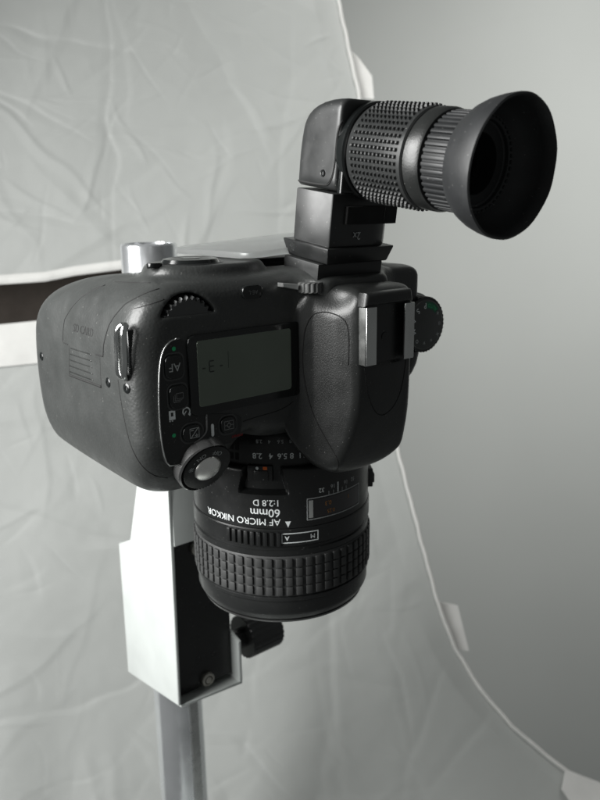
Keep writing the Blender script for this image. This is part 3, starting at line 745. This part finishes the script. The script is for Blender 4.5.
# rubber blocks of the focus ring, one mesh shared by all
NB = 60
bm_v, bm_f = box(-1.18, 1.18, -0.75, 0.3, -1.66, 1.66, 0.3, 2)
bme = mesh_of(bm_v, bm_f, np.zeros(3), 40); bme.materials.append(RUBBER)
for i in range(NB):
    a = 2*math.pi*(i+.5)/NB
    for k in range(4):
        o = bpy.data.objects.new('grip_block', bme); C.objects.link(o); o.parent = fr
        z = -49.1-k*3.68
        o.location = Vector((34.5*math.sin(a), -34.5*math.cos(a), z-ori(lens)[2]))*S; o.rotation_euler = (0, 0, a)
def wrap(V2, F2, ang, z, R, lift=0.07):
    out = []
    for x, y in V2:
        a = math.radians(ang)-x/R; r = R+lift; out.append((r*math.sin(a), -r*math.cos(a), z-y))
    return out, F2
def fine(VF, k=1):
    bm = bmesh.new(); vs_ = [bm.verts.new((x, y, 0)) for x, y in VF[0]]
    for f in VF[1]: bm.faces.new([vs_[i] for i in f])
    bmesh.ops.subdivide_edges(bm, edges=[e for e in bm.edges if e.calc_length() > 1.5], cuts=3, use_grid_fill=False)
    bm.verts.index_update(); r = [(v.co.x, v.co.y) for v in bm.verts], [tuple(v.index for v in f.verts) for f in bm.faces]; bm.free(); return r
def patch(a0, a1, z0, z1, R, thick=0.0, n=24):
    """curved strip on the barrel, a0..a1 degrees"""
    V = []; F = []
    for i in range(n+1):
        a = math.radians(a0+(a1-a0)*i/n)
        for r, z in ((R, z0), (R, z1), (R-.5, z1), (R-.5, z0)): V.append((r*math.sin(a), -r*math.cos(a), z))
    for i in range(n):
        for k in range(4): F.append((i*4+k, i*4+(k+1) % 4, (i+1)*4+(k+1) % 4, (i+1)*4+k))
    F += [(0, 1, 2, 3), tuple(n*4+k for k in range(4))]
    return V, F
def frame(a0, a1, z0, z1, R, t):
    da = math.degrees(t/R)
    return join(patch(a0, a1, z0, z0+t, R), patch(a0, a1, z1-t, z1, R), patch(a0, a0+da, z0+t, z1-t, R, n=1), patch(a1-da, a1, z0+t, z1-t, R, n=1))
def ltext(s, size, ang, z, R, m, par, bold=0.0, align='CENTER', name='lettering'):
    return obj(name, wrap(*text2d(s, size, bold, align), ang, z, R), m, par, 0)
ltext('AF MICRO NIKKOR', 3.55, -37.6, -33.2, 34.4, PRINT, bar, 0.0, 'LEFT')
ltext('60mm', 4.3, -37.6, -29.7, 34.4, PRINT, bar, 0.01, 'LEFT')
ltext('1:2.8 D', 3.3, -37.6, -26.0, 34.4, PRINT, bar, 0.006, 'LEFT')
obj('index_triangle', wrap(*flat_poly([(-1.0, -1.1), (1.0, -1.1), (0, 1.2)]), -33.2, -34.2, 34.4), PRINT, bar, 0)
ltext('A', 2.4, -34.0, -39.3, 34.8, PRINT, mr, 0.008); ltext('M', 2.4, -18.6, -39.3, 34.8, PRINT, mr, 0.0)
obj('mode_frame', frame(-37.2, -15.0, -41.3, -37.5, 34.88, 0.3), PRINT, mr, 30)
for k in range(9):
    a = math.radians(-70+k*3.9)
    b_ = xf(box(-0.75, 0.75, -0.75, 0.3, -2.6, 2.6, 0.25, 2), lambda p, a=a: np.array([p[0]*math.cos(a)-(p[1]-34.8)*math.sin(a)*1, p[0]*math.sin(a)+(p[1]-34.8)*math.cos(a), p[2]-39.6]))
    obj('grip_rib', b_, SATIN, mr, 40)
for s, a in (('2.8', -51.5), ('4', -42.8), ('5.6', -35.6), ('8', -29.6), ('11', -23.0)): ltext(s, 2.9, a, -9.6, 31.75, PRINT, ap, 0.012)
for s, a in (('2.8', -50.2), ('4', -43.6), ('5.6', -36.6), ('8', -30.2)): ltext(s, 1.9, a, -4.4, 31.45, GREYP, ap)
for a in (-65.5, -69.5): 
    for z in (-7.0, -10.6): obj('coupling_slot', wrap(*flat_poly([(-.7, -1.3), (.7, -1.3), (.7, 1.3), (-.7, 1.3)]), a, z, 31.75), DARK, ap, 0)
obj('index_dot', wrap(*flat_poly(disc(.55, 16)), -51.2, -13.8, 33.0, 0.1), PRINT, bar, 0)
obj('index_bar', patch(-47.6, -43.4, -14.3, -13.2, 33.0, n=6), ORANGE, bar, 30)
def on_lens(VF, ang):   # box built at the top of the barrel (x across, y out, z along) turned to its angle
    a = math.radians(ang); return xf(VF, lambda p: np.array([p[0]*math.cos(a)-p[1]*math.sin(a), p[0]*math.sin(a)+p[1]*math.cos(a), p[2]]))
lk = obj('lock_slider', on_lens(join(box(-4.6, 4.4, -32.9, -30.5, -18.6, -12.9, 0.25, 2), box(-2.2, 3.0, -33.3, -32, -18.2, -14.6, 0.3, 2)), -49.5), SATIN, lens, 40)
# distance window
obj('window_frame', frame(-21.8, 20.0, -33.4, -25.2, 34.52, 0.25), GREYP, bar, 30)
obj('distance_window', patch(-20.6, 18.8, -32.7, -25.9, 34.5), GLASS, bar, 30)
obj('window_edge', patch(-20.6, -18.0, -32.6, -26.0, 34.56, n=4), mat('window_side', (0.42, 0.43, 0.42), 0.4), bar, 30)
ltext('0.3', 2.3, -8, -28.0, 34.52, DORANGE, bar); ltext('1', 2.3, 8, -28.0, 34.52, DORANGE, bar); ltext('0.25', 2.0, -6, -31.2, 34.52, DORANGE, bar)
ltext('32', 2.3, -12.3, -22.8, 34.4, PRINT, bar); ltext('16', 2.1, -4.4, -22.2, 34.4, GREYP, bar); ltext('16', 2.1, 6, -22.2, 34.4, GREYP, bar); ltext('32', 2.1, 12.6, -22.2, 34.4, GREYP, bar)
obj('index_line', wrap(*flat_poly([(-.22, -2.2), (.22, -2.2), (.22, 1.6), (-.22, 1.6)]), -0.6, -23.4, 34.4), PRINT, bar, 0)
for x in (-4, -2, 2, 4): obj('scale_line', wrap(*flat_poly([(-.1, -.9), (.1, -.9), (.1, .6), (-.1, .6)]), -0.6+x*1.7, -24.6, 34.4), GREYP, bar, 0)
obj('lock_button', on_lens(join(box(-3.2, 3.2, -36.4, -34, -34.0, -26.5, 0.5, 3), box(-2.6, 2.6, -37.1, -36, -32.5, -28.5, 0.4, 2)), 56), RUBBER, lens, 40)
obj('focus_switch', on_lens(box(-2.2, 2.2, -36.0, -34, -32.5, -23, 0.5, 3), -138), RUBBER, lens, 40)

# ------------------------------------------------------------------ right-angle finder
AL = math.radians(8.0)
fnd = thing('angle_finder', 'black right-angle viewfinder with knurled barrel and flared rubber eyecup', 'angle finder', (0, -38, 55), None, AL)
obj('mount_slab', prism([(-15.2, -24.8), (12.4, -24.8), (12.4, -42.0), (-15.2, -42.0)], 52.2, 57.2, 'xyz', 0.5, 2), FINDER, fnd, 40)
def frustum(x0, x1, y0, y1, z0, z1, inset, bev=.5):
    v, f = box(x0, x1, y0, y1, z0, z1, bev, 2); cx, cy = (x0+x1)/2, (y0+y1)/2
    return [(cx+(x-cx)*(1-inset*(z1-z)/(z1-z0)/((x1-x0)/2)), cy+(y-cy)*(1-inset*(z1-z)/(z1-z0)/((y1-y0)/2)), z) for x, y, z in v], f
obj('flange', frustum(-15.4, 13.4, -46.0, -23.2, 57.4, 62.6, 1.4), SATIN, fnd, 40)
blk = chaikin([(-14.2, -27.5), (-14.2, -44.5), (-14.2, -44.5), (6, -45.2), (14.8, -43), (15, -34), (13, -27.5)], 2)
blk = [(-14.2, -27.6), (-14.2, -44.3), (-13.9, -44.7), (4, -45.0), (9, -44.2), (12.5, -41.5), (14.4, -37.0), (14.4, -30), (12.5, -27.6)]
lowb = obj('switch_block', prism(blk, 62.6, 78.8, 'xyz', 0.45, 2), FINDER, fnd, 35)
obj('switch_slot', box(-8.5, 13.2, -45.7, -44.3, 69.6, 75.2, 0.2, 1), DARK, fnd, 40)
obj('switch_lever', prism([(7.5, -45.8), (13.0, -43.2), (15.6, -38.0), (14.2, -37.6), (11.5, -41.5), (7, -44)], 70.2, 75.0, 'xyz', 0.3, 2), SATIN, fnd, 40)
t2 = text2d('2x', 3.4)
obj('lettering', ([(-3.2-x, -45.25, 66.2-y) for x, y in t2[0]], t2[1]), GREYP, fnd, 0)
# elbow: quarter-round side profile with the tube of the barrel growing out of it
gx = np.arange(-18, 18, .5, dtype=np.float32)[:, None, None]; gy = np.arange(-60, -20, .5, dtype=np.float32)[None, :, None]; gz = np.arange(76, 110, .5, dtype=np.float32)[None, None, :]
ey = chaikin([(-25.6, 79.2), (-25.6, 92), (-27.5, 101), (-36, 105.2), (-50, 105.8), (-50, 105.8), (-50, 84), (-50, 79.2), (-50, 79.2), (-25.6, 79.2), (-25.6, 79.2)], 2)
e1 = smax(np.abs(gx)-14.0+0*gy+0*gz, sd_poly(gy[0], gz[0], ey)[None, :, :]+0*gx, 4.0)
cylr = smax(np.sqrt(gx**2+(gz-91.3)**2)-14.1+0*gy, np.abs(gy+45)-9.5+0*gx, 1.0)
e1 = smax(e1, -(gy+45.2)+0*gx+0*gz, 1.2)
e1 = smax(e1.astype(np.float32), 79.1-gz+0*gx+0*gy, .8)
Ve, Fe = surface_nets(e1.astype(np.float32), (-18, -60, 76), .5); Ve = smooth_mesh(Ve, Fe, 2)
elb = obj('elbow_housing', (Ve, Fe), FINDER, fnd, 180)
bvh_e = BVHTree.FromPolygons([Vector(v) for v in Ve], Fe.tolist())
sp = [(-14, -27, 80.6), (-14, -40, 80.6), (-14, -42.6, 81.6), (-14, -44.2, 84.5), (-14, -44.2, 96), (-14, -45.2, 100), (-14, -47, 103.0), (-14, -49, 104.6)]
q = []
for p in densify(chaikin(sp, 2, False)):
    h, _ = cast(bvh_e, p, DX, -.03)
    if h is not None: q.append(h)
obj('seam', tube(q, .28, 6), DARK, fnd, 180)
q2 = [(p[0]-.05, p[1]+.45, p[2]+.2) for p in q]
obj('seam_lip', tube(q2, .2, 6), FINDER, fnd, 180)
h, _ = cast(bvh_e, (-14, -39.2, 84.2), DX)
obj('screw', xf(lathe([(0, .1), (.5, .1), (.6, -.25), (1.0, -.3), (1.2, .2)], (0, 0, 0), 'x', 18), lambda p: h+p), GLOSS, fnd, 40)
AZ = 91.3
obj('collar', lathe([(8, -44.0), (13.9, -44.0), (14.3, -44.6), (14.3, -47.2), (13.8, -47.6), (8, -47.6)], (0, 0, AZ), 'y', 128, True), GLOSS, fnd, 35)
obj('collar_foot', prism([(-13.0, 79.2), (13.0, 79.2), (13.0, 90), (-13.0, 90)], -47.0, -44.8, 'xzy', 0.6, 3), GLOSS, fnd, 40)
br = obj('knurled_barrel', lathe([(8, -47.6), (13.0, -47.6), (13.9, -49.0), (13.9, -69.9), (13.4, -70.3), (8, -70.3)], (0, 0, AZ), 'y', 128, True), FINDER, fnd, 35)
# knurling: rows of little pyramids
V = []; F = []; NR, NC = 48, 12
for i in range(NR):
    a0 = 2*math.pi*i/NR
    for k in range(NC):
        y0 = -50.9-k*1.56; n0 = len(V); da = 0.62*math.pi/NR; dy = .52
        for (sa, sy, r) in ((-1, -1, 13.85), (1, -1, 13.85), (1, 1, 13.85), (-1, 1, 13.85)): V.append((r*math.sin(a0+sa*da), y0+sy*dy, AZ+r*math.cos(a0+sa*da)))
        for (sa, sy, r) in ((-.45, -.5, 14.6), (.45, -.5, 14.6), (.45, .5, 14.6), (-.45, .5, 14.6)): V.append((r*math.sin(a0+sa*da), y0+sy*dy, AZ+r*math.cos(a0+sa*da)))
        F += [(n0+4, n0+5, n0+6, n0+7)]+[(n0+j, n0+(j+1) % 4, n0+4+(j+1) % 4, n0+4+j) for j in range(4)]
kb = obj('knurling', (V, F), FINDER, br, 20); kb['kind'] = 'stuff'
obj('barrel_band', lathe([(8, -70.3), (13.2, -70.3), (13.2, -71.2), (13.9, -71.5), (13.9, -75.2), (13.4, -76.2), (12.6, -76.4), (8, -76.4)], (0, 0, AZ), 'y', 128, True), PLASTIC, fnd, 35)
dr = obj('diopter_ring', lathe([(8, -76.4), (12.2, -76.4), (12.4, -76.8), (12.4, -85.1), (8, -85.1)], (0, 0, AZ), 'y', 128, True), CUP, fnd, 35)
rb = []
for i in range(46):
    a = 2*math.pi*i/46; v, f = box(-0.55, 0.55, -87, -77.0, 12.1, 13.3, 0.3, 2)
    rb.append(([(x*math.cos(a)+z*math.sin(a), y, AZ-x*math.sin(a)+z*math.cos(a)) for x, y, z in v], f))
rr = obj('ribbing', join(*rb), CUP, dr, 40); rr['kind'] = 'stuff'
cupp = [(12.0, -85.2), (13.5, -85.0), (14.2, -85.6), (15.6, -87.6), (16.9, -90.6), (17.7, -93.6), (18.1, -96.2), (18.05, -97.0), (17.6, -97.3), (17.2, -96.9), (16.6, -93.5), (15.6, -90.8), (14.2, -88.6), (12.6, -87.0), (12.2, -86.4), (11.4, -86.3), (11.2, -85.4), (10.6, -85.2), (10.4, -82)]
V, F = lathe(cupp, (0, 0, AZ), 'y', 128, True)
def wob(p):
    dx, dz = p[0], p[2]-AZ; r = math.hypot(dx, dz); a = math.atan2(dx, dz)
    if r > 15: r += 0.10*math.sin(3*a+1)+0.05*math.sin(11*a)
    return np.array([r*math.sin(a), p[1]+(0.12*math.sin(2*a+.4)+.05*math.sin(9*a) if r > 15 else 0), AZ+r*math.cos(a)])
obj('eyecup', xf((V, F), wob), CUP, fnd, 50)
obj('eye_ring', lathe([(10.5, -83), (10.2, -84.6), (9.4, -84.6), (9.0, -83.8), (8.4, -83.8), (8.0, -80), (7.8, -78)], (0, 0, AZ), 'y', 72), GLOSS, fnd, 40)
obj('eye_glass', lathe([(0, -79.4), (4, -79.2), (8.2, -78.4)], (0, 0, AZ), 'y', 56), GLASS, fnd, 180)
